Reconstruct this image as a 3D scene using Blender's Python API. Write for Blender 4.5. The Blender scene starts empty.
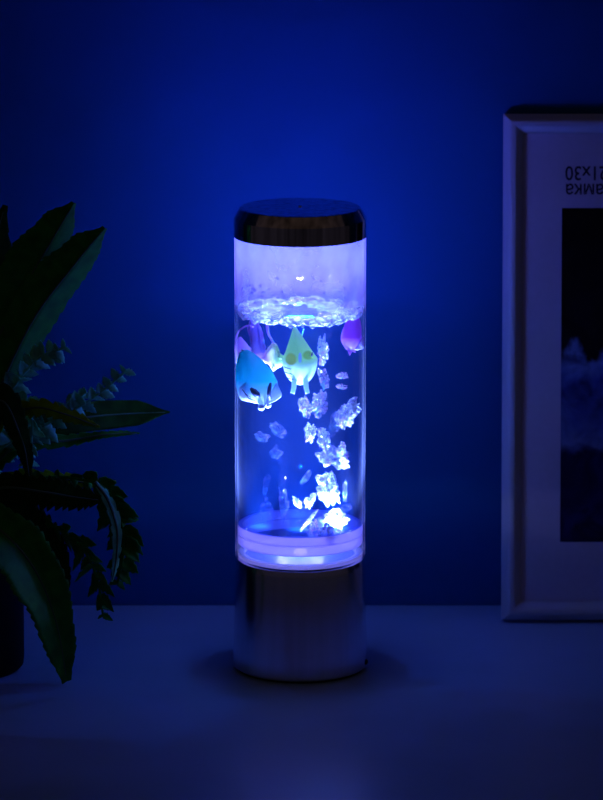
import bpy, bmesh, math, random
from mathutils import Vector, Matrix, noise
sc = bpy.context.scene
COL = sc.collection
R = math.radians
PI = math.pi
random.seed(7)

# ---------------------------------------------------------------- camera
FPX, CY, CH, PITCH = 4004.0, -2.34, 0.66, R(11.95)
cd = bpy.data.cameras.new('camera'); cam = bpy.data.objects.new('camera', cd); COL.objects.link(cam)
cam.location = (0, CY, CH); cam.rotation_euler = (PI/2 - PITCH, 0, 0)
cd.sensor_fit = 'HORIZONTAL'; cd.sensor_width = 36; cd.lens = FPX/603*36
cd.clip_start = .05; cd.clip_end = 50
cd.dof.use_dof = True; cd.dof.focus_distance = 2.37; cd.dof.aperture_fstop = 13
sc.camera = cam

def P(px, py, Y=0.0):
    """world point seen at photo pixel (px, py) at depth plane y = Y"""
    a, b = (px-301.5)/FPX, -(py-400)/FPX
    d = Vector((a, math.cos(PITCH)+b*math.sin(PITCH), -math.sin(PITCH)+b*math.cos(PITCH)))
    return Vector((0, CY, CH)) + d*((Y-CY)/d.y)
def Z(py, Y=0.0): return P(301.5, py, Y).z
PX = .000602        # metres per pixel at the lamp

# ---------------------------------------------------------------- materials
def mat(name):
    m = bpy.data.materials.new(name); m.use_nodes = True
    nt = m.node_tree; nt.nodes.clear()
    return m, nt, nt.nodes.new('ShaderNodeOutputMaterial')
def N(nt, t, **kw):
    n = nt.nodes.new(t)
    for k, v in kw.items():
        if k[0] == '_': setattr(n, k[1:], v)
        else: n.inputs[k.replace('_', ' ')].default_value = v
    return n
def c4(c): return (c[0], c[1], c[2], 1)
def schlick(nt, f0, scale):
    lw = N(nt, 'ShaderNodeLayerWeight', Blend=.5); p = N(nt, 'ShaderNodeMath', _operation='POWER'); p.inputs[1].default_value = 5
    nt.links.new(lw.outputs['Facing'], p.inputs[0])
    a = N(nt, 'ShaderNodeMath', _operation='MULTIPLY_ADD', _use_clamp=True); a.inputs[1].default_value = scale*(1-f0); a.inputs[2].default_value = scale*f0
    nt.links.new(p.outputs[0], a.inputs[0]); return a
def noise_tex(nt, scale, detail=3, dist=0, coord='Object'):
    tc = N(nt, 'ShaderNodeTexCoord'); n = N(nt, 'ShaderNodeTexNoise')
    n.inputs['Scale'].default_value = scale; n.inputs['Detail'].default_value = detail
    n.inputs['Distortion'].default_value = dist
    nt.links.new(tc.outputs[coord], n.inputs['Vector']); return n
def ramp(nt, fac, stops):
    r = N(nt, 'ShaderNodeValToRGB'); e = r.color_ramp.elements
    e[0].position, e[0].color = stops[0][0], c4(stops[0][1]); e[1].position, e[1].color = stops[-1][0], c4(stops[-1][1])
    for p, c in stops[1:-1]:
        x = e.new(p); x.color = c4(c)
    nt.links.new(fac, r.inputs['Fac']); return r
def pbr(name, col, rough=.5, metal=0, spec=.5, nscale=None, namp=.15, bump=0, bscale=200, trans=0):
    m, nt, out = mat(name)
    b = N(nt, 'ShaderNodeBsdfPrincipled', Roughness=rough, Metallic=metal)
    b.inputs['Specular IOR Level'].default_value = spec
    b.inputs['Base Color'].default_value = c4(col)
    if nscale:
        n = noise_tex(nt, nscale, 4)
        r = ramp(nt, n.outputs['Fac'], [(.3, [x*(1-namp) for x in col]), (.7, [min(1, x*(1+namp)) for x in col])])
        nt.links.new(r.outputs[0], b.inputs['Base Color'])
    if bump:
        n = noise_tex(nt, bscale, 4); bp = N(nt, 'ShaderNodeBump', Strength=bump, Distance=.001)
        nt.links.new(n.outputs['Fac'], bp.inputs['Height']); nt.links.new(bp.outputs[0], b.inputs['Normal'])
    nt.links.new(b.outputs[0], out.inputs[0]); return m
M = {}
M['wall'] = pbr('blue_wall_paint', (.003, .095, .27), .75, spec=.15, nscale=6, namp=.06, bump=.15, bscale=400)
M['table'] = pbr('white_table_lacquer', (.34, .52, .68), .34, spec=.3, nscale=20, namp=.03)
M['table_leg'] = pbr('white_leg', (.5, .5, .52), .4)
M['floor'] = pbr('floor_boards', (.08, .06, .05), .5, nscale=8)
M['frame'] = pbr('white_frame_lacquer', (.50, .52, .54), .33, spec=.5)
M['mat_board'] = pbr('paper_insert', (.55, .52, .58), .8, spec=.1, nscale=300, namp=.03)
M['ink'] = pbr('printed_ink', (.03, .03, .06), .8, spec=.1)
M['backing'] = pbr('brown_hardboard', (.12, .07, .04), .8)
M['pot'] = pbr('black_plastic', (.004, .004, .004), .6, spec=.1)
M['soil'] = pbr('dark_soil', (.02, .013, .01), .95, spec=0, nscale=80, namp=.5, bump=1, bscale=300)
M['stem'] = pbr('green_stem', (.05, .12, .05), .6)
M['rubber'] = pbr('black_rubber', (.01, .01, .01), .6)

def leafmat(name, col, trans=.15, rough=.5, spec=.3, nscale=120):
    m, nt, out = mat(name)
    n = noise_tex(nt, nscale, 4)
    r = ramp(nt, n.outputs['Fac'], [(.3, [x*.65 for x in col]), (.7, [x*1.25 for x in col])])
    b = N(nt, 'ShaderNodeBsdfPrincipled', Roughness=rough); b.inputs['Specular IOR Level'].default_value = spec
    t = N(nt, 'ShaderNodeBsdfTranslucent'); mx = N(nt, 'ShaderNodeMixShader', Fac=trans)
    nt.links.new(r.outputs[0], b.inputs['Base Color']); nt.links.new(r.outputs[0], t.inputs['Color'])
    nt.links.new(b.outputs[0], mx.inputs[1]); nt.links.new(t.outputs[0], mx.inputs[2]); nt.links.new(mx.outputs[0], out.inputs[0])
    return m
M['leaf'] = leafmat('leaf_green', (.03, .26, .022), .08, .55, .15)
M['leaf_dark'] = leafmat('leaf_dark_green', (.018, .06, .006), .04, .7, .05)
M['leaf_yellow'] = leafmat('leaf_yellow_green', (.22, .42, .012), .1, .6, .05)
M['leaf_pale'] = leafmat('leaf_pale_edge', (.20, .75, .42), .3, .5, .25)

# brushed base metal; polished lid metal with reflections painted as streaks
def metal(name, col, rough, streak=.06, sc_=(60, 60, 1.2)):
    m, nt, out = mat(name)
    b = N(nt, 'ShaderNodeBsdfPrincipled', Roughness=rough, Metallic=1.0)
    tc = N(nt, 'ShaderNodeTexCoord'); mp = N(nt, 'ShaderNodeMapping'); mp.inputs['Scale'].default_value = sc_
    n = N(nt, 'ShaderNodeTexNoise', Scale=3.0, Detail=5.0)
    nt.links.new(tc.outputs['Object'], mp.inputs[0]); nt.links.new(mp.outputs[0], n.inputs['Vector'])
    r = ramp(nt, n.outputs['Fac'], [(.3, [x*(1-streak) for x in col]), (.7, [min(1, x*(1+streak)) for x in col])])
    nt.links.new(r.outputs[0], b.inputs['Base Color']); nt.links.new(b.outputs[0], out.inputs[0]); return m
M['chrome'] = metal('polished_lid_metal', (.62, .55, .5), .12, .5, (90, 90, 2))  # strong brown streaks stand in for reflections in the lid
M['base_metal'] = metal('brushed_base_metal', (.78, .74, .84), .2, .06)

# clear acrylic wall: transparent with Fresnel gloss, a haze that thickens at the rim of the
# cylinder and, above the water line, a film of condensation
def tube_mat(water_z):
    m, nt, out = mat('clear_acrylic_with_condensation')
    L = nt.links
    tr = N(nt, 'ShaderNodeBsdfTransparent'); tr.inputs[0].default_value = (.97, .975, 1, 1)
    gl = N(nt, 'ShaderNodeBsdfGlossy', Roughness=.04)
    fm = schlick(nt, .025, .5)
    mx = N(nt, 'ShaderNodeMixShader'); L.new(fm.outputs[0], mx.inputs[0]); L.new(tr.outputs[0], mx.inputs[1]); L.new(gl.outputs[0], mx.inputs[2])
    tl = N(nt, 'ShaderNodeBsdfTranslucent'); tl.inputs[0].default_value = (.9, .88, 1, 1)
    df = N(nt, 'ShaderNodeBsdfDiffuse'); df.inputs[0].default_value = (.9, .88, 1, 1)
    hz = N(nt, 'ShaderNodeMixShader', Fac=.35); L.new(tl.outputs[0], hz.inputs[1]); L.new(df.outputs[0], hz.inputs[2])
    # haze amount
    tc = N(nt, 'ShaderNodeTexCoord'); sx = N(nt, 'ShaderNodeSeparateXYZ'); L.new(tc.outputs['Object'], sx.inputs[0])
    mr = N(nt, 'ShaderNodeMapRange', _interpolation_type='SMOOTHSTEP')
    mr.inputs['From Min'].default_value = water_z-.002; mr.inputs['From Max'].default_value = water_z+.009
    mr.inputs['To Min'].default_value = .005; mr.inputs['To Max'].default_value = .30
    L.new(sx.outputs['Z'], mr.inputs['Value'])
    n = noise_tex(nt, 45, 3, .4)
    nm = N(nt, 'ShaderNodeMapRange'); nm.inputs['From Min'].default_value = .3; nm.inputs['From Max'].default_value = .7
    nm.inputs['To Min'].default_value = .75; nm.inputs['To Max'].default_value = 1.15; L.new(n.outputs['Fac'], nm.inputs['Value'])
    mu = N(nt, 'ShaderNodeMath', _operation='MULTIPLY'); L.new(mr.outputs[0], mu.inputs[0]); L.new(nm.outputs[0], mu.inputs[1])
    lw = N(nt, 'ShaderNodeLayerWeight', Blend=.5); pw = N(nt, 'ShaderNodeMath', _operation='POWER'); pw.inputs[1].default_value = 9
    L.new(lw.outputs['Facing'], pw.inputs[0])
    ad = N(nt, 'ShaderNodeMath', _operation='MULTIPLY_ADD', _use_clamp=True); L.new(pw.outputs[0], ad.inputs[0]); ad.inputs[1].default_value = .42; L.new(mu.outputs[0], ad.inputs[2])
    fin = N(nt, 'ShaderNodeMixShader'); L.new(ad.outputs[0], fin.inputs[0]); L.new(mx.outputs[0], fin.inputs[1]); L.new(hz.outputs[0], fin.inputs[2])
    L.new(fin.outputs[0], out.inputs[0]); return m

def clear(name, tint=(1, 1, 1), ior=1.2, haze=0, hcol=(.9, .9, 1), fmul=.7, rough=.05):
    m, nt, out = mat(name); L = nt.links
    tr = N(nt, 'ShaderNodeBsdfTransparent'); tr.inputs[0].default_value = c4(tint)
    gl = N(nt, 'ShaderNodeBsdfGlossy', Roughness=rough); fm = schlick(nt, ((ior-1)/(ior+1))**2, fmul)
    mx = N(nt, 'ShaderNodeMixShader'); L.new(fm.outputs[0], mx.inputs[0]); L.new(tr.outputs[0], mx.inputs[1]); L.new(gl.outputs[0], mx.inputs[2])
    last = mx
    if haze:
        tl = N(nt, 'ShaderNodeBsdfTranslucent'); tl.inputs[0].default_value = c4(hcol)
        df = N(nt, 'ShaderNodeBsdfDiffuse'); df.inputs[0].default_value = c4(hcol)
        hz = N(nt, 'ShaderNodeMixShader', Fac=.4); L.new(tl.outputs[0], hz.inputs[1]); L.new(df.outputs[0], hz.inputs[2])
        last = N(nt, 'ShaderNodeMixShader', Fac=haze); L.new(mx.outputs[0], last.inputs[1]); L.new(hz.outputs[0], last.inputs[2])
    L.new(last.outputs[0], out.inputs[0]); return m, nt, out
M['pane'], _, _ = clear('picture_glass', ior=1.3, fmul=.5)
M['water'], nt, out = clear('pump_water', tint=(.9, .96, 1), ior=1.12, fmul=.3)
vs = N(nt, 'ShaderNodeVolumeScatter', Density=.65, Anisotropy=.1); vs.inputs['Color'].default_value = (.05, .24, 1, 1)
nt.links.new(vs.outputs[0], out.inputs['Volume'])
M['droplet'], _, _ = clear('droplet', tint=(.62, .62, .9), ior=1.5, haze=.12, fmul=3)
M['disc_clear'], _, _ = clear('clear_acrylic_floor', tint=(.85, .93, 1), ior=1.3, haze=.12, hcol=(.6, .75, 1))
M['disc_frost'], _, _ = clear('frosted_acrylic_ring', tint=(.8, .8, 1), ior=1.3, haze=.62, hcol=(.85, .82, 1))
M['tank_floor'], _, _ = clear('blue_acrylic_floor', tint=(.5, .65, 1), ior=1.2, haze=.015, hcol=(.006, .05, .3))
M['plate'] = pbr('blue_plate', (.05, .15, .5), .5)
M['disc_edge'], _, _ = clear('frosted_acrylic_edge', tint=(.9, .9, 1), ior=1.3, haze=.85, hcol=(.95, .93, 1))

# crumpled air: speckled silver film, partly see-through, tinted in places
def foam_mat(name, cols, lo, hi, scale=420, amin=.05, amax=.95, tscale=160):
    m, nt, out = mat(name); L = nt.links
    n = noise_tex(nt, scale, 4, .9); a = N(nt, 'ShaderNodeMapRange', _clamp=True)
    a.inputs['From Min'].default_value = lo; a.inputs['From Max'].default_value = hi
    a.inputs['To Min'].default_value = amin; a.inputs['To Max'].default_value = amax; L.new(n.outputs['Fac'], a.inputs['Value'])
    n2 = noise_tex(nt, tscale, 3, .6); k = len(cols)-1
    r = ramp(nt, n2.outputs['Fac'], [(.36+.28*i/k, c) for i, c in enumerate(cols)])
    tr = N(nt, 'ShaderNodeBsdfTransparent')
    df = N(nt, 'ShaderNodeBsdfDiffuse'); tl = N(nt, 'ShaderNodeBsdfTranslucent'); gl = N(nt, 'ShaderNodeBsdfGlossy', Roughness=.12)
    bp = N(nt, 'ShaderNodeBump', Strength=.9, Distance=.002); L.new(n.outputs['Fac'], bp.inputs['Height'])
    for s in (df, tl, gl): L.new(bp.outputs[0], s.inputs['Normal'])
    L.new(r.outputs[0], df.inputs[0]); L.new(r.outputs[0], tl.inputs[0])
    m1 = N(nt, 'ShaderNodeMixShader', Fac=.5); L.new(df.outputs[0], m1.inputs[1]); L.new(tl.outputs[0], m1.inputs[2])
    m2 = N(nt, 'ShaderNodeMixShader', Fac=.25); L.new(m1.outputs[0], m2.inputs[1]); L.new(gl.outputs[0], m2.inputs[2])
    m3 = N(nt, 'ShaderNodeMixShader'); L.new(a.outputs[0], m3.inputs[0]); L.new(tr.outputs[0], m3.inputs[1]); L.new(m2.outputs[0], m3.inputs[2])
    L.new(m3.outputs[0], out.inputs[0]); return m
W_ = (.95, .93, 1); LAV = (.7, .5, 1); PNK = (1, .5, .9); CYN = (.3, .8, 1)
M['bubble'] = foam_mat('silvery_air', [LAV, W_, W_, PNK], .40, .50, 520)
M['bubble_and_reflection_dim'] = foam_mat('dim_air_and_reflection', [LAV, (.5, .5, .9), CYN], .46, .7, amax=.4)  # also for wisps standing in for reflections in the glass
M['bubble_mid'] = foam_mat('lilac_air', [LAV, W_, PNK, CYN], .4, .58, amax=.75)
M['froth'] = foam_mat('froth', [(.5, .45, .95), W_, W_, LAV], .44, .56, 260, .03, .97, 90)

# ---------------------------------------------------------------- mesh helpers
def link(name, me, m=None, parent=None, smooth=True):
    o = bpy.data.objects.new(name, me); COL.objects.link(o)
    if m: me.materials.append(m)
    if smooth:
        for p in me.polygons: p.use_smooth = True
    if parent: o.parent = parent
    return o
def from_bm(name, bm, m=None, parent=None, smooth=True, loc=None):
    bmesh.ops.recalc_face_normals(bm, faces=bm.faces)
    me = bpy.data.meshes.new(name); bm.to_mesh(me); bm.free()
    o = link(name, me, m, parent, smooth)
    if loc is not None: o.location = loc
    return o
def add_box(bm, lo, hi, bev=0):
    r = bmesh.ops.create_cube(bm, size=1)
    for v in r['verts']:
        v.co = Vector([lo[i]+(v.co[i]+.5)*(hi[i]-lo[i]) for i in range(3)])
    if bev:
        es = list({e for v in r['verts'] for e in v.link_edges})
        bmesh.ops.bevel(bm, geom=es, offset=bev, segments=3, affect='EDGES', profile=.6)
def lathe_bm(prof, seg=96, closed=False, bm=None):
    bm = bm or bmesh.new(); rings = []
    for r, z in prof:
        if r < 1e-6: rings.append([bm.verts.new((0, 0, z))])
        else: rings.append([bm.verts.new((r*math.cos(2*PI*i/seg), r*math.sin(2*PI*i/seg), z)) for i in range(seg)])
    prs = list(zip(rings, rings[1:])) + ([(rings[-1], rings[0])] if closed else [])
    for A, B in prs:
        for i in range(seg):
            j = (i+1) % seg
            if len(A) == 1 and len(B) == 1: continue
            if len(A) == 1: bm.faces.new((A[0], B[j], B[i]))
            elif len(B) == 1: bm.faces.new((A[i], A[j], B[0]))
            else: bm.faces.new((A[i], A[j], B[j], B[i]))
    return bm
def sharp(o, ang=32):
    me = o.data
    import bmesh as b2
    bm = b2.new(); bm.from_mesh(me)
    for e in bm.edges:
        if len(e.link_faces) == 2 and e.calc_face_angle(0) > R(ang): e.smooth = False
    bm.to_mesh(me); bm.free(); return o
def tag(o, label=None, cat=None, group=None, kind=None):
    for k, v in (('label', label), ('category', cat), ('group', group), ('kind', kind)):
        if v: o[k] = v
    return o
def empty(name, loc, rz=0):
    o = bpy.data.objects.new(name, None); COL.objects.link(o); o.location = loc; o.rotation_euler = (0, 0, rz)
    o.empty_display_size = .02; return o
def add_tube(bm, pts, rad, seg=8):
    rings = []
    n = len(pts)
    for i, p in enumerate(pts):
        p = Vector(p); t = (Vector(pts[min(i+1, n-1)])-Vector(pts[max(i-1, 0)])).normalized()
        a = t.cross(Vector((0.1, 1, .2))).normalized(); b = t.cross(a)
        r = rad[i] if isinstance(rad, (list, tuple)) else rad
        rings.append([bm.verts.new(p+a*(r*math.cos(2*PI*k/seg))+b*(r*math.sin(2*PI*k/seg))) for k in range(seg)])
    for A, B in zip(rings, rings[1:]):
        for k in range(seg): bm.faces.new((A[k], A[(k+1) % seg], B[(k+1) % seg], B[k]))
    bm.faces.new(rings[0]); bm.faces.new(rings[-1][::-1])
def spline(pts, n):
    pts = [Vector(p) for p in pts]; q = [2*pts[0]-pts[1]] + pts + [2*pts[-1]-pts[-2]]; out = []
    for i in range(n):
        u = i/(n-1)*(len(pts)-1); k = min(int(u), len(pts)-2); t = u-k
        a, b, c, d = q[k:k+4]
        out.append(.5*((2*b)+(c-a)*t+(2*a-5*b+4*c-d)*t*t+(3*b-a-3*c+d)*t**3))
    return out
def interp(xs, t):
    u = t*(len(xs)-1); k = min(int(u), len(xs)-2); f = u-k; f = f*f*(3-2*f)*.5+f*.5
    return xs[k]*(1-f)+xs[k+1]*f

# ---------------------------------------------------------------- setting
WALLY = .146
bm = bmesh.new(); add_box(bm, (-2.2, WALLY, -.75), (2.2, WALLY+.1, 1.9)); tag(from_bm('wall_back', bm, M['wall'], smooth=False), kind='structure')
bm = bmesh.new(); add_box(bm, (-2.2, -2.9, -.80), (2.2, WALLY+.1, -.75)); tag(from_bm('floor', bm, M['floor'], smooth=False), kind='structure')
tb = empty('table', (0, -.18, -.75))
tag(tb, 'long white lacquered table standing against the blue wall under the lamp and plant', 'table')
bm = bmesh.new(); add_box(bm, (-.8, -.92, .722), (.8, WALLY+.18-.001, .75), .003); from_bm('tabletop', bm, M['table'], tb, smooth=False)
for sx in (-1, 1):
    for yy in (-.88, .28):
        bm = bmesh.new(); add_box(bm, (sx*.76-.022, yy-.022, 0), (sx*.76+.022, yy+.022, .722), .003); from_bm('leg', bm, M['table_leg'], tb, smooth=False)

# ---------------------------------------------------------------- the lamp
AX = P(300.2, 600).x
lamp = empty('aquarium_lamp', (AX, 0, 0))
tag(lamp, 'tall cylindrical aquarium lamp glowing blue, with chrome lid and metal base, in the middle', 'lamp')
zB, zFloor, zSurf, zLid = Z(557), Z(532), Z(311), Z(236)
zRim, zTop = Z(217.5), Z(207.2)
rT, rI = .0390, .0378
# base
bm = lathe_bm([(0, .0014), (.0396, .0014), (.0405, .0022), (.0407, .007), (.0404, .012), (.0396, zB*.5), (.0388, zB-.004), (.0383, zB-.0015), (.0378, zB), (0, zB)])
sharp(from_bm('base', bm, M['base_metal'], lamp))
bm = lathe_bm([(0, 0), (.0385, 0), (.039, .0004), (.039, .0012), (.0385, .0013), (0, .0013)]); sharp(from_bm('foot_ring', bm, M['rubber'], lamp))
bm = bmesh.new(); c = Vector((.0396*math.cos(R(-12)), .0396*math.sin(R(-12)), .005))
bmesh.ops.create_uvsphere(bm, u_segments=16, v_segments=10, radius=.0022, matrix=Matrix.Translation(c)); from_bm('cable_plug', bm, M['rubber'], lamp)
# tube
zT0 = zB+.0004
bm = lathe_bm([(rT-.0006, zT0), (rT, zT0+.0008), (rT, zLid-.0002), (rI, zLid-.0002), (rI, zT0)], 128, True)
tube = sharp(from_bm('tube', bm, tube_mat(zSurf), lamp))
# floor of the tank: stacked clear and frosted acrylic rings
f0 = zT0+.0003; H_ = P(300, 537, -.0378).z-f0; zFloor = f0+H_
def zf(py): return P(300, py, -.0378).z
def ring(name, py0, py1, r0, m, rr=rI-.0003):
    z0, z1 = zf(py1), zf(py0)
    b_ = lathe_bm([(r0, z0), (rr-.0003, z0), (rr, z0+.0003), (rr, z1-.0003), (rr-.0003, z1), (r0, z1)], 96, True); return sharp(from_bm(name, b_, m, lamp))
ring('rim_ring', 566.5, 570.5, .0335, M['disc_edge'])
ring('clear_ring', 557.5, 566, .0345, M['disc_clear'])
ring('frosted_ring', 548, 557, .0345, M['disc_frost'])
ring('frosted_ring', 538.5, 547, .0345, M['disc_frost'])
bm = lathe_bm([(0, zFloor-.0007), (rI-.0004, zFloor-.0007), (rI-.0004, zFloor-.0002), (0, zFloor-.0002)], 96); sharp(from_bm('tank_floor', bm, M['tank_floor'], lamp))
bm = lathe_bm([(0, f0+.0002), (.033, f0+.0002), (.033, f0+.0012), (0, f0+.0012)], 96); sharp(from_bm('reflector_plate', bm, M['plate'], lamp))
bm = lathe_bm([(.006, zFloor-.0001), (.008, zFloor-.0001), (.007, zFloor+.004), (.0052, zFloor+.0042), (.005, zFloor+.001)], 40, True); o_ = from_bm('air_outlet', bm, M['disc_clear'], lamp); o_.location = (.016, -.008, 0)
bm = lathe_bm([(0, f0+.0014), (.004, f0+.0014), (.004, f0+.0028), (.0025, f0+.0042), (0, f0+.0046)], 32)
m, nt, out = mat('lit_led'); e = N(nt, 'ShaderNodeEmission', Strength=6.0); e.inputs[0].default_value = (.45, .42, 1, 1); nt.links.new(e.outputs[0], out.inputs[0]); M['led'] = m
led = from_bm('led_bulb', bm, M['led'], lamp)
# lid
bm = lathe_bm([(rI-.001, zLid), (.0392, zLid), (.0394, zLid+.0004), (.0394, zRim-.0003), (.0391, zRim+.0002), (.0358, zTop-.0003), (.0352, zTop), (.0015, zTop+.0002), (.0015, zTop+.0002), (0, zTop+.0002), ], 128)
v0 = lathe_bm([(0, zLid), (rI-.001, zLid)], 128, bm=bm)
bmesh.ops.remove_doubles(bm, verts=bm.verts, dist=1e-6)
lid = sharp(from_bm('lid', bm, M['chrome'], lamp), 20)
bm = bmesh.new(); bmesh.ops.create_uvsphere(bm, u_segments=16, v_segments=8, radius=.0011, matrix=Matrix.Translation((0, 0, zTop+.0003)) @ Matrix.Diagonal((1, 1, .4, 1)))
from_bm('lid_pin', bm, pbr('pin_highlight_white', (.9, .9, .9), .3), lid)  # white colour of the pin paints in a small highlight
# water
bm = bmesh.new(); seg, nr = 96, 22
def wave(x, y):
    r = math.hypot(x, y)/rI
    return .0011*noise.noise(Vector((x*95, y*95, 3)))*(1) + .0012*noise.noise(Vector((x*40, y*40, 8)))
rw = rI-.0002
top = []
for k in range(nr+1):
    rr = rw*k/nr
    if k == 0: top.append([bm.verts.new((0, 0, zSurf+wave(0, 0)))]); continue
    top.append([bm.verts.new((rr*math.cos(2*PI*i/seg), rr*math.sin(2*PI*i/seg), zSurf+wave(rr*math.cos(2*PI*i/seg), rr*math.sin(2*PI*i/seg)))) for i in range(seg)])
for k in range(nr):
    for i in range(seg):
        j = (i+1) % seg
        if k == 0: bm.faces.new((top[0][0], top[1][i], top[1][j]))
        else: bm.faces.new((top[k][i], top[k+1][i], top[k+1][j], top[k][j]))
bot = [bm.verts.new((rw*math.cos(2*PI*i/seg), rw*math.sin(2*PI*i/seg), zFloor)) for i in range(seg)]
for i in range(seg): bm.faces.new((top[nr][i], bot[i], bot[(i+1) % seg], top[nr][(i+1) % seg]))
bm.faces.new(bot[::-1])
water = sharp(from_bm('water', bm, M['water'], lamp), 40)
# froth on the surface: lumpy ring with gaps
def froth(name, r0, r1, a0, a1, h, amp, seed, m=M['froth']):
    bm = bmesh.new(); na, nb = 120, 16; rows = []
    for i in range(na+1):
        a = a0+(a1-a0)*i/na; row = []
        taper = min(1, 6*i/na, 6*(1-i/na)) if a1-a0 < 6.28 else 1
        taper = max(taper, .05)
        for j in range(nb):
            b = 2*PI*j/nb
            rm = (r0+r1)/2 + .35*(r1-r0)*noise.noise(Vector((math.cos(a)*3, math.sin(a)*3, seed)))
            hw = (r1-r0)/2*taper*(1+.8*noise.noise(Vector((math.cos(a)*5, math.sin(a)*5, seed+7))))
            hh = h*taper*(1+1.1*noise.noise(Vector((math.cos(a)*7, math.sin(a)*7, seed+13))))
            rr = rm+hw*math.cos(b); z = hh*math.sin(b)
            p = Vector((rr*math.cos(a), rr*math.sin(a), zSurf+z))
            p += amp*noise.noise_vector(p*260+Vector((seed, 0, 0)))
            q = math.hypot(p.x, p.y)
            if q > rw-.0002: p.x *= (rw-.0002)/q; p.y *= (rw-.0002)/q
            row.append(bm.verts.new(p))
        rows.append(row)
    for A, B in zip(rows, rows[1:]):
        for j in range(nb): bm.faces.new((A[j], A[(j+1) % nb], B[(j+1) % nb], B[j]))
    bm.faces.new(rows[0][::-1]); bm.faces.new(rows[-1])
    return from_bm(name, bm, m, water)
fr = froth('froth', .030, .0376, 0, 2*PI, .0022, .0022, 1.0); tag(fr, kind='stuff')
fr2 = froth('froth', .016, .030, R(-80), R(100), .0013, .0026, 5.0); tag(fr2, kind='stuff')
fr3 = froth('froth', .012, .024, R(120), R(235), .0009, .002, 9.0); tag(fr3, kind='stuff')
# bubbles hanging under the surface and droplets on the inside wall
for (px, py, rr) in ((290, 326.5, 2.6), (313.5, 327, 2.8), (303, 327, 1.6), (262, 325, 1.8), (337, 327, 1.7), (249, 322, 1.5)):
    p = P(px, py, -.0362)-lamp.location
    q = math.hypot(p.x, p.y); s = (rw-.003)/q
    bm = bmesh.new(); bmesh.ops.create_uvsphere(bm, u_segments=16, v_segments=10, radius=rr*PX)
    d = from_bm('surface_bubble', bm, M['droplet'], water, loc=(p.x*s, p.y*s, p.z))
for i in range(64):
    a = R(random.uniform(-165, -15)); z = Z(0)
    py = 300-abs(random.gauss(0, 15))
    if i % 3 == 0: py = random.uniform(288, 300); a = R(random.uniform(-160, -100))
    z = P(300, max(py, 256), -.037).z
    bm = bmesh.new(); bmesh.ops.create_uvsphere(bm, u_segments=10, v_segments=6, radius=random.uniform(.00035, .0009))
    from_bm('droplet', bm, M['droplet'], tube, loc=((rI-.0004)*math.cos(a), (rI-.0004)*math.sin(a), z))
# ---------------------------------------------------------------- air bubbles
def air(px, py, w, h, ang, Y, m, label, seed, group=None, rough=1.0):
    rnd = random.Random(seed)
    bm = bmesh.new(); bmesh.ops.create_icosphere(bm, subdivisions=5, radius=1)
    s = Vector((seed*1.7, seed*.9, seed*2.3))
    for v in bm.verts:
        n = v.co.normalized()
        v.co = v.co*(1+.7*noise.noise(n*1.5+s)*rough+.45*noise.noise(n*3.4+s)*rough+.2*noise.noise(n*8+s)+.07*noise.noise(n*17+s))
    for k in range(3):
        lo, hi = min(v.co[k] for v in bm.verts), max(v.co[k] for v in bm.verts)
        for v in bm.verts: v.co[k] = 2*(v.co[k]-lo)/(hi-lo)-1
    th = min(w, h)*.5
    for v in bm.verts: v.co = Vector((v.co.x*w/2*PX, v.co.y*th/2*PX, v.co.z*h/2*PX))*1.12
    o = from_bm('air_bubble', bm, m); p = P(px, py, Y)
    q = rI-.0012-max(w, .8*h)*.5*PX; lx = math.sqrt(max(q*q-p.y**2, 1e-8)); p.x = AX+max(-lx, min(lx, p.x-AX))
    o.location = p; o.rotation_euler = (0, R(ang), 0)
    tag(o, label, 'air bubble', group or 'air bubbles rising in the lamp'); return o
B, D_, G = M['bubble'], M['bubble_and_reflection_dim'], M['bubble_mid']
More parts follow.
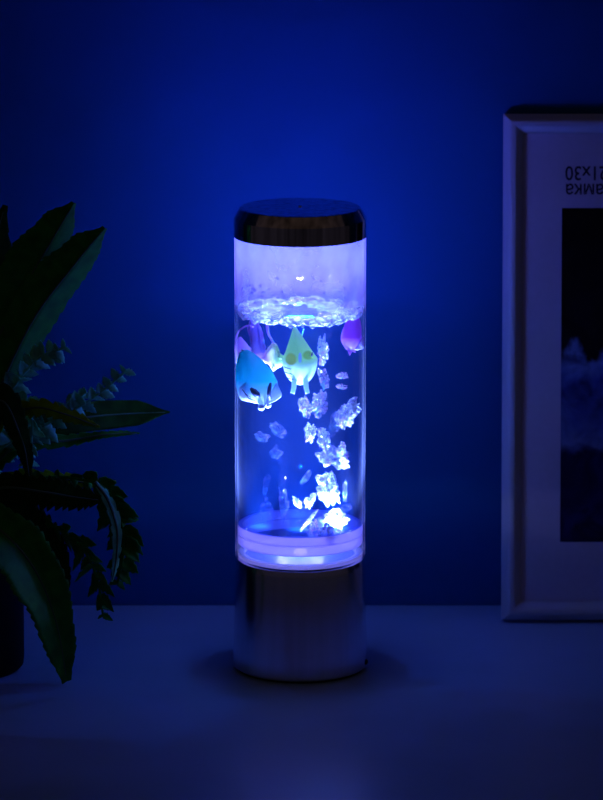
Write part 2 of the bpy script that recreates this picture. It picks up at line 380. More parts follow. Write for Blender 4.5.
AIR = [
 (323, 350, 11, 30, 0, -.006, B, 'tall white bubble plume just right of the green fish'),
 (324, 379, 10, 22, -10, -.004, G, 'lilac bubble column directly beneath the tall white plume by the green fish'),
 (342, 375.5, 12, 7, 0, -.008, G, 'upper of two small flat bubbles near the right wall below the purple fish'),
 (341.5, 386.5, 11, 6, 5, -.008, G, 'lower of two small flat bubbles near the right wall below the purple fish'),
 (305.5, 407, 14, 21, 0, -.010, G, 'bluish ragged bubble just below the fins of the green fish'),
 (320, 404, 15, 27, 5, -.006, G, 'pink and cyan ragged bubble beside the bluish bubble under the green fish'),
 (310, 433, 12, 19, 5, -.012, B, 'pink square-looking bubble alone on the left of the column at mid height'),
 (354, 412, 18, 32, 32, -.002, B, 'bright slanting crumpled bubble touching the right wall at mid height'),
 (345, 416, 9, 26, 15, -.010, B, 'white hooked bubble left of the bright slanting one'),
 (335, 424, 14, 26, 20, -.004, D_, 'dim lilac bubble at the lower left end of the slanting bubbles'),
 (324, 441, 13, 26, -12, -.008, B, 'white upright bubble in the middle of the column, forking below'),
 (333, 457, 33, 22, 12, -.002, B, 'widest white crumpled bubble, in the middle of the column'),
 (341, 450, 8, 16, 15, -.010, G, 'small upright bubble on the right tip of the widest one'),
 (328, 489, 21, 32, -8, -.008, B, 'white wedge-shaped bubble below the widest one'),
 (345, 491, 5, 21, 2, -.012, D_, 'thin cyan upright bubble close to the right wall in the lower half'),
 (297, 502, 7, 14, -35, -.012, B, 'left one of the pair of leaf-like bubbles forming a V'),
 (310, 500, 9, 18, 32, -.012, B, 'right one of the pair of leaf-like bubbles forming a V'),
 (306, 478, 6, 17, 40, -.002, D_, 'faint slanting bubble above the leaf-like pair'),
 (309.5, 520, 4, 26, 38, -.012, B, 'thin rod-shaped bubble slanting beneath the leaf-like pair'),
 (337, 518, 24, 18, 12, -.016, B, 'blocky white bubble low in the column on the right'),
 (345, 508, 14, 9, 0, .006, D_, 'dim purple bubble behind the top of the blocky white one'),
 (315, 529, 10, 19, -8, -.022, G, 'small white bubble left of the lowest plume near the floor ring'),
 (327, 534, 13, 22, 6, -.026, B, 'lowest bright plume bubble where the air leaves the pump'),
 (340, 530, 6, 12, 12, -.022, G, 'small slanting bubble right of the lowest plume'),
 (299, 522, 6, 4, 0, .004, G, 'tiny pink bubble by the foot of the rod-shaped bubble'),
 (262, 437, 16, 10, 10, .014, D_, 'faint purple bubble under the teal fish'),  # this and the faint shapes below stand in for reflections in the glass
 (278, 430, 20, 12, 30, .016, D_, 'faint slanting bubble wisp below and right of the teal fish'),
 (276, 452, 14, 14, 0, .016, D_, 'faint bubble cloud at mid height left of the column'),
 (266, 487, 7, 26, 8, .014, D_, 'faint tall bubble wisp in the lower left of the tank'),
 (266, 512, 13, 28, 0, .012, D_, 'faint bubble wisp just above the floor ring on the left'),
 (284, 505, 11, 36, -5, .018, D_, 'faint upright bubble wisp behind the leaf-like pair'),
]
for i, a in enumerate(AIR): air(*a[:7], a[7], i+1)

# ---------------------------------------------------------------- fish
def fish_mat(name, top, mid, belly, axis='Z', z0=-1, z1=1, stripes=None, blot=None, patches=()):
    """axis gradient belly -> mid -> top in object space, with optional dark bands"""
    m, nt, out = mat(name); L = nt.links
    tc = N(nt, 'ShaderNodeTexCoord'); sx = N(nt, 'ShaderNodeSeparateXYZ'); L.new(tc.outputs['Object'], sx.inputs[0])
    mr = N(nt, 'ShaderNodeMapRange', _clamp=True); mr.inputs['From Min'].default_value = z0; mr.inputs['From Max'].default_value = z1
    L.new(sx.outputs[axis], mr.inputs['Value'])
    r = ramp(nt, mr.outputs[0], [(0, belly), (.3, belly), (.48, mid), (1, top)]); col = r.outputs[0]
    if blot:
        n = noise_tex(nt, 150, 2); rr = ramp(nt, n.outputs['Fac'], [(.5, (0, 0, 0)), (.6, (1, 1, 1))])
        ml = N(nt, 'ShaderNodeMath', _operation='MULTIPLY'); L.new(rr.outputs[0], ml.inputs[0])
        band = ramp(nt, mr.outputs[0], [(.38, (0, 0, 0)), (.47, (1, 1, 1)), (.66, (1, 1, 1)), (.8, (0, 0, 0))]); L.new(band.outputs[0], ml.inputs[1])
        mx = N(nt, 'ShaderNodeMixRGB'); L.new(ml.outputs[0], mx.inputs[0]); L.new(col, mx.inputs[1]); mx.inputs[2].default_value = c4(blot); col = mx.outputs[0]
    for pc, pr_, pcol in patches:
        sb = N(nt, 'ShaderNodeVectorMath', _operation='SUBTRACT'); L.new(tc.outputs['Object'], sb.inputs[0]); sb.inputs[1].default_value = pc
        dv = N(nt, 'ShaderNodeVectorMath', _operation='DIVIDE'); L.new(sb.outputs[0], dv.inputs[0]); dv.inputs[1].default_value = pr_
        ln = N(nt, 'ShaderNodeVectorMath', _operation='LENGTH'); L.new(dv.outputs[0], ln.inputs[0])
        rr = ramp(nt, ln.outputs['Value'], [(.7, (1, 1, 1)), (1, (0, 0, 0))])
        mx = N(nt, 'ShaderNodeMixRGB'); L.new(rr.outputs[0], mx.inputs[0]); L.new(col, mx.inputs[1]); mx.inputs[2].default_value = c4(pcol); col = mx.outputs[0]
    b = N(nt, 'ShaderNodeBsdfPrincipled', Roughness=.4); L.new(col, b.inputs['Base Color'])
    tl = N(nt, 'ShaderNodeBsdfTranslucent'); L.new(col, tl.inputs[0]); ms = N(nt, 'ShaderNodeMixShader', Fac=.5)
    L.new(b.outputs[0], ms.inputs[1]); L.new(tl.outputs[0], ms.inputs[2]); L.new(ms.outputs[0], out.inputs[0]); return m
M['stripe'] = pbr('dark_band', (.0, .005, .06), .5)
M['eye_white'] = pbr('eye_white', (.8, .85, .9), .2); M['pupil'] = pbr('pupil', (.01, .01, .02), .15)

def loft(secs, nseg=28):
    """secs: (centre, half width, top height, bottom height, side, up, point) -> closed body"""
    bm = bmesh.new(); rings = []
    for c, w, ht, hb, side, up, pt in secs:
        ring = []
        for k in range(nseg):
            a = 2*PI*k/nseg; s, co = math.sin(a), math.cos(a)
            x = w*s; z = ht*co if co > 0 else hb*co
            if co > 0: x *= (1-pt*co**.8)
            ring.append(bm.verts.new(Vector(c)+side*x+up*z))
        rings.append(ring)
    for A, Bq in zip(rings, rings[1:]):
        for k in range(nseg): bm.faces.new((A[k], A[(k+1) % nseg], Bq[(k+1) % nseg], Bq[k]))
    for r_, in ((rings[0],), (rings[-1],)):
        cc = sum((v.co for v in r_), Vector())/nseg; cv = bm.verts.new(cc)
        for k in range(nseg): bm.faces.new((r_[k], r_[(k+1) % nseg], cv))
    return bm
def fin(name, root, outline, m, th=.0006, waves=.0006):
    """thin fin from an outline of local points; thickened, gently rippled"""
    bm = bmesh.new(); vs = [bm.verts.new(p) for p in outline]; f = bm.faces.new(vs)
    bmesh.ops.triangulate(bm, faces=[f]); bmesh.ops.subdivide_edges(bm, edges=bm.edges[:], cuts=3, use_grid_fill=True)
    for i, v in enumerate(bm.verts): v.co += Vector((0, waves*noise.noise(v.co*220), 0))
    o = from_bm(name, bm, m, root); md = o.modifiers.new('t', 'SOLIDIFY'); md.thickness = th; md.offset = 0; return o
def eye(root, p, r=.0013):
    bm = bmesh.new(); bmesh.ops.create_uvsphere(bm, u_segments=16, v_segments=12, radius=r); e = from_bm('eye', bm, M['eye_white'], root, loc=p)
    bm = bmesh.new(); bmesh.ops.create_uvsphere(bm, u_segments=12, v_segments=8, radius=r*.62)
    from_bm('pupil', bm, M['pupil'], e, loc=(0, -r*.55, -r*.1)); return e

X_, Z_ = Vector((1, 0, 0)), Vector((0, 0, 1))
def V(x, y, z=0): return Vector((x*PX, z*PX, -y*PX))   # local: photo-like x right / y down, z = depth back (pixels of PX)
# green fish, face-on: onion-shaped cross-section stacked back to front
g0 = P(300, 358, -.012); gf = empty('toy_fish', g0)
tag(gf, 'green toy fish with belly painted white as if lit from below, facing forward under the water surface', 'toy fish', 'toy fish in the lamp')
gm = fish_mat('green_fish', (.6, .95, .45), (.65, .9, .25), (.85, 1, .85), 'Z', -28*PX, 32*PX, patches=((V(-9, 0, -6), (7*PX, 9*PX, 7*PX), (.42, .42, .03)), (V(9, -4, -6), (7.5*PX, 9*PX, 5*PX), (.34, .5, .03)), (V(0, -2, -9), (2*PX, 6*PX, 6*PX), (.6, .6, 1))))  # third patch is a painted glint; pale belly paints light from below
secs = []
for t, s in ((-9, .16), (-8.2, .36), (-6.5, .58), (-3.5, .8), (0, .93), (5, 1), (11, .97), (18, .82), (26, .58), (34, .3), (40, .12)):
    y = t*PX
    secs.append(((0, y, (-1-abs(t)*.12)*PX), 17.5*s*PX, 33*(s**1.3)*PX, 27*s*PX, X_, Z_, .74))
gb = loft(secs)
for v in gb.verts:
    if v.co.z > 0: v.co.x -= v.co.z*.17
body = from_bm('body', gb, gm, gf)
for sx in (-1, 1):
    fin('pectoral_fin', gf, [V(sx*3, 22, -3), V(sx*8, 20, -3), V(sx*8.5, 29, -4), V(sx*9.5, 34, -5), V(sx*5.5, 35.5, -5), V(sx*3.6, 29, -4)], gm, .0016, 0)
for q in range(3):
    bm = bmesh.new(); pts = []
    for k in range(9):
        a = R(200+q*0+k*6); pts.append(V(-15.5+.9*q+k*.85, 8+q*5.2+k*.25-.02*k*k, -4.5-k*.9+q*.3))
    add_tube(bm, pts, .00028, 6); from_bm('flank_stripe', bm, M['stripe'], gf)
fin('tail_fin', gf, [V(0, -10, 36), V(4, -20, 48), V(0, -6, 46), V(-2, 8, 48)], gm, .0008)
olive = fish_mat('olive_patch', (.62, .9, .22), (.62, .9, .22), (.62, .9, .22))
def blob(name, root, c, r, m, rot=0):
    bm = bmesh.new(); bmesh.ops.create_uvsphere(bm, u_segments=20, v_segments=14, radius=1, matrix=Matrix.Translation(c) @ Matrix.Rotation(R(rot), 4, 'Y') @ Matrix.Diagonal((r[0]*PX, r[1]*PX, r[2]*PX, 1)))
    return from_bm(name, bm, m, root)
blob('pupil', gf, V(11.8, -5, -7.2), (.8, 1.6, 2.6), M['stripe'], 10)

# teal fish, nose down
t0 = P(261.5, 382.5, -.013); tf = empty('toy_fish', t0)
tag(tf, 'teal blue toy fish, nose-down with two dark bands, at the left wall', 'toy fish', 'toy fish in the lamp')
tm = fish_mat('teal_fish', (.0, .5, .5), (.02, .7, .75), (.85, .9, 1), 'Z', -36*PX, 44*PX)  # pale lower end paints the light from below into the colour
ax = Vector((.33, .45, -.83)).normalized()*-1   # towards tail
ax = Vector((-.36, .25, .9)).normalized(); side = Vector((.93, 0, .36)).normalized(); upv = side.cross(ax).normalized()
if upv.y > 0: upv = -upv
secs = []
mouth = V(3, 22, -6)
for d, w, ht, hb in ((0, 2.2, 2, 2), (3, 4.5, 3.4, 3), (6.5, 9, 5.5, 5), (10, 15, 7, 6), (13, 19.5, 8, 8), (18, 20.5, 9.5, 9), (27, 19.5, 10, 10), (36, 17, 10, 10), (45, 13, 8.5, 9), (53, 8.5, 5, 6), (58, 4, 2.5, 3)):
    secs.append((mouth+ax*(d*PX), w*PX, ht*PX, hb*PX, side, upv, .45))
from_bm('body', loft(secs), tm, tf)
finm = fish_mat('teal_fin', (.05, .5, .75), (.85, .9, 1), (.95, .95, 1), 'Z', -26*PX, 14*PX)  # white lower fringe is painted light from beneath
lipm = pbr('white_lips', (.9, .95, 1), .4)
for sx in (-1, 1):
    bm = bmesh.new(); c = mouth-ax*(.5*PX)+side*(sx*3.4*PX)+upv*(1*PX)
    bmesh.ops.create_uvsphere(bm, u_segments=16, v_segments=10, radius=1, matrix=Matrix.Translation(c) @ Matrix.Rotation(R(-20*sx), 4, 'Y') @ Matrix.Diagonal((3.6*PX, 2.8*PX, 3.4*PX, 1)))
    from_bm('lip', bm, lipm, tf)
def patch(pts, rad, m, root, name):
    bm = bmesh.new(); add_tube(bm, pts, [r*PX for r in rad], 10); return from_bm(name, bm, m, root)
patch([V(-10.5, 3, -13), V(-7.5, 6, -14.2), V(-4, 9.5, -14), V(-2, 12, -13)], [1.4, 3.3, 3.4, 1.4], M['stripe'], tf, 'dark_band')
patch([V(9.3, -3, -15), V(8.2, 1.5, -15.6), V(7.3, 8, -15.2), V(8.5, 14, -13.5)], [1, 2.1, 2, 1.6], M['stripe'], tf, 'dark_band')
fin('side_fin', tf, [V(-14, -2, -5), V(-22, 4, -6), V(-22, 12, -6), V(-16, 17, -6), V(-6, 20, -6), V(-8, 10, -6)], finm, .0012, .001)
fin('side_fin', tf, [V(9, 8, -9), V(15, -2, -9), V(19.5, 9, -8), V(19.5, 12.5, -8), V(13, 17, -9), V(4, 21.5, -9), V(5, 14, -9)], finm, .0012, .001)
for q in range(2): patch([V(-19+q*3, 5+q*5, -9), V(-15+q*3, 10+q*4, -10.5), V(-10+q*4, 13+q*3, -11)], [.3, .5, .3], M['stripe'], tf, 'fin_ray')

# pink fish at the surface on the left, pale yellow tail
p0 = P(255, 350, -.002); pf = empty('toy_fish', p0)
tag(pf, 'pink and lilac toy fish with pale yellow tail, under the froth on the left', 'toy fish', 'toy fish in the lamp')
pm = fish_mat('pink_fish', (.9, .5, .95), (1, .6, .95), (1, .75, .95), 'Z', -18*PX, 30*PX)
ym = fish_mat('yellow_tail', (1, .65, .8), (.95, 1, .5), (.8, 1, .45), 'X', 30*PX, 10*PX)
sp = spline([V(-15, -12, 6), V(-13, 0, 4), V(-6, 10, 2), (V(6, 9, 0)), V(14, 5, -2)], 14)
secs = []
for i, p in enumerate(sp):
    t = i/13; tt = (sp[min(i+1, 13)]-sp[max(i-1, 0)]).normalized(); sd = tt.cross(Vector((0, 1, 0))).normalized()
    w = interp([1.2, 6.5, 9, 9, 8, 6, 3.5], t)
    secs.append((p, w*PX, w*.75*PX, w*.75*PX, sd, Vector((0, -1, 0)), .2))
from_bm('body', loft(secs), pm, pf)
fin('dorsal_fin', pf, [V(-2, 4), V(-3, -8), V(-7, -22), V(-5, -30), V(2, -30), V(6, -20), V(8, -8), V(11, 2), V(6, 8)], pm, .002, .002)
fin('tail_fin', pf, [V(10, 2, -3), V(17, -8, -4), V(20, -7, -4), V(23, 2, -4), V(29, 6, -5), V(28, 14, -5), V(18, 21, -4), V(14, 14, -4), V(8, 9, -3)], ym, .0022, .002)
patch(spline([V(-18, 14, 0), V(-19, -4, -3), V(-17, -18, -3), V(-8, -25, -3), V(-1, -24, -2)], 16), [.9]*16, pm, pf, 'fin_ray')
patch(spline([V(12, -26, -3), V(13, -18, -4), V(16, -12, -4), V(19, -6, -4)], 8), [1.4, 1.5, 1.4, 1.3, 1.2, 1.1, 1, .8], pm, pf, 'fin_ray')
eye(pf, V(-12, 0, -3), .0013)

# purple fish at the right wall
u0 = P(353, 335, -.004); uf = empty('toy_fish', u0)
tag(uf, 'purple toy fish pressed against the right wall of the lamp under the froth', 'toy fish', 'toy fish in the lamp')
um = fish_mat('purple_fish', (.8, .12, .75), (.95, .2, .85), (.75, .35, .9), 'Z', -17*PX, 16*PX)
secs = []
for d, w in ((-12, 2), (-10.5, 6), (-7, 12), (-2, 15), (2, 15.5), (5, 14), (7, 11), (8, 7), (8.5, 3)):
    secs.append((Vector((d*PX, 0, -.0+(.25*d)*PX)), 9*w/14*PX, w*1.25*PX, w*1.08*PX, Vector((0, 1, 0)), Z_, .35))
from_bm('body', loft(secs), um, uf)
um2 = fish_mat('lilac_fin', (.7, .4, .95), (.85, .6, 1), (.9, .8, 1), 'Z', -20*PX, 10*PX)
fin('tail_fin', uf, [V(-2, 12, -6), V(3, 8, -7), V(8, 4, -7), V(10.5, -1, -6), V(10.5, 12, -6), V(4, 14, -7)], um2, .0012, .0015)
fin('pelvic_fin', uf, [V(-6, 11, -4), V(-1, 12, -4), V(3, 17, -4), V(-1, 16, -4), V(-3, 20, -4), V(-5, 16, -4)], um, .001, .001)

# ---------------------------------------------------------------- picture frame leaning on the wall
yb = .1055
ptl, ptb = P(507, 113, 0.128), P(499, 622, yb)
FR = empty('picture_frame', (0, 0, 0))
tag(FR, 'white picture frame leaning against the blue wall at the right edge, set upside down', 'picture frame')
FW, FH = .235, .0
lean = math.asin(min(.3, (WALLY-.001-yb)/.322))
FHt = (P(507, 112, .138).z-.003)/math.cos(lean)
FR.location = (ptb.x+.0013, yb, .001); FR.rotation_euler = (-lean, 0, 0)
# local frame: x right, z up, front faces -y
mw, mt = .0125, .0115
def moulding(name, pts):
    """mitred half-round moulding along a closed rectangle (w, h)"""
    w, h = pts; prof = []
    n = 12
    prof.append((0, mt)); prof.append((0, .0072))
    for k in range(n+1):
        u = -1+2*k/n; prof.append((mw*(.5+.5*u)*.94+.0002, .0070-.0068*(1-abs(u)**1.7)*(1-.12*u)))
    prof.append((mw, .0072)); prof.append((mw, mt))
    bm = bmesh.new(); cor = []
    for cx, cz, dx, dz in ((0, 0, 1, 1), (w, 0, -1, 1), (w, h, -1, -1), (0, h, 1, -1)):
        cor.append([bm.verts.new((cx+dx*u, v-mt, cz+dz*u)) for u, v in prof])
    for i in range(4):
        A, Bq = cor[i], cor[(i+1) % 4]
        for k in range(len(prof)):
            k2 = (k+1) % len(prof); bm.faces.new((A[k], Bq[k], Bq[k2], A[k2]))
    return sharp(from_bm(name, bm, M['frame'], FR), 40)
moulding('moulding', (FW, FHt))
def plate(name, lo, hi, m, parent): 
    bm = bmesh.new(); add_box(bm, lo, hi); return from_bm(name, bm, m, parent, smooth=False)
plate('backing_board', (mw*.8, -.0035, mw*.8), (FW-mw*.8, -.0005, FHt-mw*.8), M['backing'], FR)
mb = plate('paper_insert', (mw*.85, -.0042, mw*.85), (FW-mw*.85, -.0037, FHt-mw*.85), M['mat_board'], FR)
# photo print on the insert
def loc_px(px, py):
    """local frame coordinates of a photo pixel on the insert plane"""
    mtx = Matrix.Translation(FR.location) @ Matrix.Rotation(-lean, 4, 'X')
    o = mtx.inverted() @ Vector((0, CY, CH)); q = mtx.inverted() @ P(px, py, .1); d = q-o
    return o+d*((-.0043-o.y)/d.y)
a, b = loc_px(560, 542), loc_px(563, 208)
m, nt, out = mat('printed_landscape'); L = nt.links
tc = N(nt, 'ShaderNodeTexCoord'); sx = N(nt, 'ShaderNodeSeparateXYZ'); L.new(tc.outputs['Object'], sx.inputs[0])
nz = noise_tex(nt, 22, 6, .6); nz2 = noise_tex(nt, 45, 6, 1.2)
hgt = b.z-a.z
zz = N(nt, 'ShaderNodeMath', _operation='MULTIPLY_ADD'); L.new(nz.outputs['Fac'], zz.inputs[0]); zz.inputs[1].default_value = .09; L.new(sx.outputs['Z'], zz.inputs[2])
xs = N(nt, 'ShaderNodeMath', _operation='MULTIPLY_ADD'); L.new(sx.outputs['X'], xs.inputs[0]); xs.inputs[1].default_value = .55; L.new(zz.outputs[0], xs.inputs[2])
mr = N(nt, 'ShaderNodeMapRange', _clamp=True); mr.inputs['From Min'].default_value = a.z+.045; mr.inputs['From Max'].default_value = b.z+.045; L.new(zz.outputs[0], mr.inputs['Value'])
r1 = ramp(nt, mr.outputs[0], [(0, (.01, .01, .07)), (.30, (.01, .012, .09)), (.34, (.12, .18, .3)), (.46, (.03, .06, .26)), (.55, (.16, .26, .5)), (.58, (.006, .008, .012)), (1, (.002, .003, .003))])
r2 = ramp(nt, nz2.outputs['Fac'], [(.35, (.35, .35, .4)), (.65, (1.3, 1.3, 1.3))])
mx = N(nt, 'ShaderNodeMixRGB', _blend_type='MULTIPLY', Fac=1.0); L.new(r1.outputs[0], mx.inputs[1]); L.new(r2.outputs[0], mx.inputs[2])
bs = N(nt, 'ShaderNodeBsdfPrincipled', Roughness=.6); bs.inputs['Specular IOR Level'].default_value = .1; L.new(mx.outputs[0], bs.inputs['Base Color']); L.new(bs.outputs[0], out.inputs[0])
pr = plate('landscape_print', (a.x, -.0044, a.z), (FW-(a.x), -.0042, b.z), m, FR)
bm = bmesh.new(); add_box(bm, (mw*.85, -.0053, mw*.85), (FW-mw*.85, -.0047, FHt-mw*.85)); from_bm('glass_pane', bm, M['pane'], FR, smooth=False)
# upside-down printed words
def text(body, x_end, zc, size, parent):
    cu = bpy.data.curves.new('t', 'FONT'); cu.body = body; cu.size = size; cu.align_x = 'RIGHT'; cu.extrude = .00004; cu.offset = size*.012
    to = bpy.data.objects.new('t', cu); COL.objects.link(to)
    dg = bpy.context.evaluated_depsgraph_get(); me = bpy.data.meshes.new_from_object(to.evaluated_get(dg))
    bpy.data.objects.remove(to)
    # text lies in XY facing +Z: stand it up facing -y, then turn it 180 degrees
    for v in me.vertices:
        x, y, z = v.co; v.co = Vector((-x*.86, -z, -y))
    o = link('printed_caption', me, M['ink'], parent, smooth=False)
    o.location = (x_end, -.00428, zc); return o
l1, l2 = loc_px(565, 166.5), loc_px(565, 184)
text('\u0420\u0430\u043c\u043a\u0430', l2.x, l2.z, .0118, FR)
text('21x30', l1.x, l1.z, .0124, FR)

# ---------------------------------------------------------------- potted fern
PXc = P(-45, 668).x
pl = empty('potted_fern', (PXc, 0, 0))
tag(pl, 'dark green fern with broad and frilly fronds in a black pot at the left edge', 'potted plant')
bm = lathe_bm([(0, 0), (.0395, 0), (.0415, .002), (.042, .006), (.0425, .09), (.0445, .091), (.0445, .1), (.042, .1), (.0415, .088), (0, .088)], 64); sharp(from_bm('pot', bm, M['pot'], pl))
bm = lathe_bm([(0, .0885), (.0412, .0885), (.0413, .0895), (.03, .0935), (0, .095)], 48); from_bm('soil', bm, M['soil'], pl)
LO = pl.location
def PL(px, py, Y): return P(px, py, Y)-LO
def leaf(pts, hw, m, tilt=0, fold=.5, serr=0, ns=22, name='leaf', rib=.25, n=120, stem=True, curl=0, fold_r=None):
    sp = spline([PL(*p) for p in pts], n); bm = bmesh.new(); K = 5; rows = []
    for i, p in enumerate(sp):
        t = i/(n-1); tg = (sp[min(i+1, n-1)]-sp[max(i-1, 0)]).normalized()
        back = Vector((0, 1, 0)); sd = tg.cross(back).normalized(); bk = sd.cross(tg).normalized()
        if bk.y < 0: bk = -bk
        sd = sd*math.cos(tilt)+bk*math.sin(tilt); bk = tg.cross(sd).normalized()
        if bk.y < 0: bk = -bk
        w = interp(hw, t)*PX; row = []
        for j in range(-K, K+1):
            u = j/K; ww = w
            if serr:
                ph = t*ns + (.5 if j < 0 else 0)+.15*math.sin(t*37); saw = (ph % 1)
                ww = w*(1-serr*(saw**1.6)*abs(u)**2)*(1+.05*math.sin(t*23+(j < 0)*2))
            fo = fold if (fold_r is None or sd.x*u < 0) else fold_r
            q = p+sd*(u*ww)+bk*(abs(u)*ww*math.tan(fo)*.8+curl*u*u*ww) + bk*(rib*.0008*math.sin(2*PI*(t*ns-abs(u)*.8))*abs(u))
            row.append(bm.verts.new(q))
        rows.append(row)
    for A, Bq in zip(rows, rows[1:]):
        for j in range(2*K): bm.faces.new((A[j], A[j+1], Bq[j+1], Bq[j]))
    o = from_bm(name, bm, m, pl); md = o.modifiers.new('t', 'SOLIDIFY'); md.thickness = .0005; md.offset = 0
    bm = bmesh.new(); add_tube(bm, [p-Vector((0, .0004, 0)) for p in sp[::4]], [max(.0012*(1-.8*k/(len(sp[::4])-1)), .0002) for k in range(len(sp[::4]))], 6); from_bm('midrib', bm, M['stem'], o)
    return o
def frond(pts, size, m, seed, np_=14, name='frond', lw=.45, droop=.3, hook=.5, side_bias=0):
    """pinnate frond: stem with pairs of small curled, toothed leaflets"""
    rnd = random.Random(seed); n = 60; sp = spline([PL(*p) for p in pts], n); bm = bmesh.new()
    add_tube(bm, sp[::3], [.0008*(1-.6*k/20)+.0002 for k in range(len(sp[::3]))], 6)
    for k in range(np_):
        t = (k+.6)/np_; i = min(int(t*(n-1)), n-2); p = sp[i]; tg = (sp[i+1]-sp[max(i-1, 0)]).normalized()
        sd0 = tg.cross(Vector((0, 1, 0))).normalized()
        for s in (-1, 1):
            Ln = interp(size, t)*PX*rnd.uniform(.7, 1.2)*(1+side_bias*s)
            tw = rnd.uniform(-.9, .9); dirv = (sd0*s + tg*rnd.uniform(.3, .8) + Vector((0, rnd.uniform(-.3, .6), 0))).normalized()
            nrm = dirv.cross(tg).normalized(); wd = dirv.cross(nrm).normalized()
            wd = (wd*math.cos(tw)+nrm*math.sin(tw)).normalized(); nr = dirv.cross(wd).normalized()
            rows = []; q = 8
            for a in range(q+1):
                u = a/q; w = Ln*lw*math.sin(PI*min(1, .18+.82*u)**.8)*(1+.22*math.sin(u*22+seed)) + .0002
                c = p+dirv*(Ln*u)+nr*(Ln*hook*u*u*rnd.uniform(.9, 1.1))-Z_*(droop*Ln*u*u)
                rows.append([bm.verts.new(c+wd*(w*v)+nr*(abs(v)*w*.35)) for v in (-1, -.5, 0, .5, 1)])
            for A, Bq in zip(rows, rows[1:]):
                for j in range(4): bm.faces.new((A[j], A[j+1], Bq[j+1], Bq[j]))
    o = from_bm(name, bm, m, pl); md = o.modifiers.new('t', 'SOLIDIFY'); md.thickness = .0004; md.offset = 0; return o
Lf, Ld, Ly, Lp = M['leaf'], M['leaf_dark'], M['leaf_yellow'], M['leaf_pale']
leaf([(-45, 512, .0), (-40, 420, .01), (-20, 300, .03), (5, 205, .05)], [6, 34, 38, 30, 3], Ld, .2, .4, .15, 18)
leaf([(-38, 512, .0), (-28, 400, .0), (18, 300, -.005), (52, 240, -.01), (74, 203, -.012)], [5, 22, 27, 28, 27, 18, 3], Lf, -.35, .6, .08, 22)
leaf([(-30, 512, .0), (-12, 420, -.002), (30, 325, -.01), (74, 265, -.016), (105, 228, -.02)], [5, 20, 24, 26, 25, 17, 3], Lf, -.25, .7, .09, 22)
leaf([(-30, 505, .0), (0, 440, .012), (70, 420, .03), (120, 414, .045), (170, 412, .05)], [3, 8, 12, 15, 15, 13, 1], Ld, .2, .25, 0, 10, rib=.1)
leaf([(-30, 505, -.02), (-10, 430, -.03), (30, 408, -.04), (65, 414, -.045), (100, 427, -.045)], [3, 9, 10, 10, 9, 7, 1], Ly, .3, .35, .45, 14)
leaf([(-30, 505, .0), (10, 450, .0), (70, 440, .01), (110, 434, .01), (140, 433, .012)], [3, 9, 10, 7, 4.5, 3, .6], Lf, .4, .3, .35, 16)
leaf([(-35, 505, -.02), (0, 488, -.035), (45, 492, -.045), (75, 497, -.045), (101, 500, -.045)], [4, 14, 17, 18, 16, 12, 5], Ld, .3, .3, .35, 16)
leaf([(-35, 505, .0), (10, 478, .0), (55, 478, .0), (90, 483, .0), (116, 481, .0)], [3, 8, 8, 8, 6, 4, .6], Ly, .3, .3, .5, 14)
leaf([(-35, 508, -.05), (6, 535, -.065), (36, 572, -.07), (56, 622, -.07), (67, 681, -.065)], [10, 24, 27, 26, 22, 16, 5], Lf, .1, -1.0, .1, 22, fold_r=.12)
leaf([(-40, 505, -.02), (0, 510, -.03), (35, 530, -.035), (60, 565, -.03), (66, 600, -.03)], [8, 20, 24, 22, 16, 8, 2], Ld, .2, .3, .2, 18)
leaf([(-50, 505, -.02), (-30, 440, -.04), (0, 400, -.05), (22, 440, -.05), (30, 480, -.05)], [6, 18, 20, 18, 12, 8, 2], Ld, .2, .3, .2, 18)
frond([(-30, 505, .0), (0, 450, .0), (45, 425, -.01), (90, 400, -.015), (131, 367, -.02)], [12, 16, 20, 20, 18, 15, 10], Lp, 3, 19, lw=.33, hook=.25, droop=.1)
frond([(-30, 505, .0), (-5, 420, .0), (15, 385, -.01), (40, 357, -.012), (68, 347, -.015)], [14, 18, 20, 18, 15, 10], Lp, 11, 16, lw=.33, hook=.25, droop=.1)
frond([(-30, 505, .0), (5, 455, .02), (40, 440, .03), (70, 405, .03), (88, 392, .03)], [10, 14, 17, 16, 13, 8], Lp, 41, 15, lw=.33, hook=.3, droop=.2)
frond([(-30, 505, .0), (-5, 440, -.01), (20, 400, -.02), (32, 420, -.025), (28, 470, -.025)], [14, 16, 17, 16, 13, 10], Lp, 17, 14, lw=.4)
frond([(-30, 505, -.01), (40, 478, -.02), (98, 484, -.025), (118, 512, -.025), (124, 548, -.025), (116, 590, -.025)], [8, 10, 14, 20, 21, 17, 9], Lf, 23, 18, lw=.42, droop=.3, hook=.3)
leaf([(95, 482, -.03), (108, 500, -.03), (117, 530, -.03), (116, 560, -.03), (112, 582, -.03)], [2, 5.5, 7, 6, 4, 1], Lp, .6, .1, .3, 8)
frond([(-30, 505, -.02), (35, 520, -.03), (75, 540, -.035), (96, 575, -.035), (104, 622, -.03)], [8, 12, 15, 17, 16, 13, 8], Lf, 31, 18, lw=.35, droop=.5)

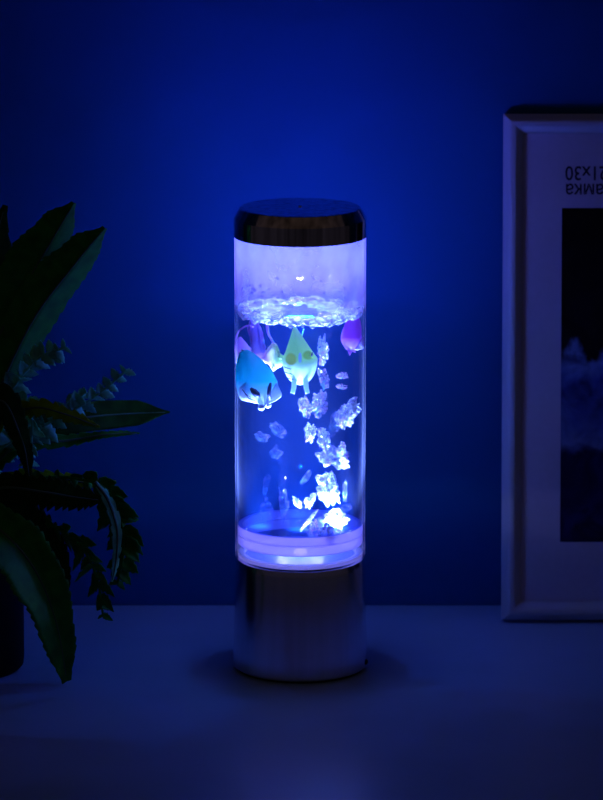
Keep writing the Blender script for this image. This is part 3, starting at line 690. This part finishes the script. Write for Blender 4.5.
# ---------------------------------------------------------------- light
def point(name, z, power, col, r=.0006):
    l = bpy.data.lights.new(name, 'POINT'); l.energy = power; l.color = col; l.shadow_soft_size = r
    o = bpy.data.objects.new(name, l); COL.objects.link(o); o.location = (AX, 0, z); return o
BLUE = (.004, .14, 1)
point('lamp_glow', Z(268), .055, (.3, .2, 1))  # added points inside the tube, standing in for scattered light
o = point('lamp_glow', Z(335), .12, BLUE); o.location.y = .018
point('lamp_glow', Z(495), .025, BLUE)
def spot(name, x, y, z, power, col, ang, blend, r=.004, tilt=0):
    l = bpy.data.lights.new(name, 'SPOT'); l.energy = power; l.color = col; l.spot_size = R(ang); l.spot_blend = blend; l.shadow_soft_size = r
    o = bpy.data.objects.new(name, l); COL.objects.link(o); o.location = (AX+x, y, z); o.rotation_euler = (PI+R(tilt), 0, 0); return o
for x, y in ((-.015, .004), (0, .0), (.015, .004), (-.009, .018), (.009, .018)):
    spot('wall_wash_fill', x, y, zSurf+.005, .32, (.06, .08, 1), 150, 1, .0006)  # added spots above the water to brighten the wall, no real LEDs here
for k in range(3): spot('wall_wash_fill', (k-1)*.014, (.012), zSurf+.008, .27, (.11, .11, 1), 130, 1, .0006, -66)  # more added spots, tilted at the wall behind
for x, y, p in ((-.001, -.017, 8), (-.024, -.010, 8), (.022, -.014, 15), (0, .02, 2)):
    spot('led_beam', x, y, f0+.004, p, (.8, .76, 1), 46, .7, .003)
l = point('outlet_fill', zFloor+.006, .012, (.6, .6, 1)); l.location.x += .016; l.location.y = -.012  # added fill light to brighten the lowest bubbles
for k in range(12):
    a = R(15+30*k); l = point('ring_fill', f0+.004, .006, (.5, .45, 1)); l.location = (AX+.012*math.cos(a), .012*math.sin(a), f0+.008)  # added fill points that light the acrylic rings evenly

# dim room around
w = bpy.data.worlds.new('world'); sc.world = w; w.use_nodes = True; nt = w.node_tree
bg = nt.nodes['Background']; tc = N(nt, 'ShaderNodeTexCoord'); sx = N(nt, 'ShaderNodeSeparateXYZ'); nt.links.new(tc.outputs['Generated'], sx.inputs[0])
r = ramp(nt, sx.outputs['Z'], [(0, (.009, .008, .014)), (.35, (.013, .011, .021)), (1, (.022, .014, .008))]); nt.links.new(r.outputs[0], bg.inputs[0]); bg.inputs[1].default_value = 1.0

sc.view_settings.view_transform = 'Standard'; sc.view_settings.look = 'None'
sc.view_settings.exposure = 0; sc.view_settings.gamma = 1
cy = sc.cycles
cy.use_denoising = True; cy.max_bounces = 12; cy.transparent_max_bounces = 40; cy.volume_bounces = 1
cy.diffuse_bounces = 4; cy.glossy_bounces = 4; cy.sample_clamp_indirect = 3; cy.caustics_reflective = False; cy.caustics_refractive = False
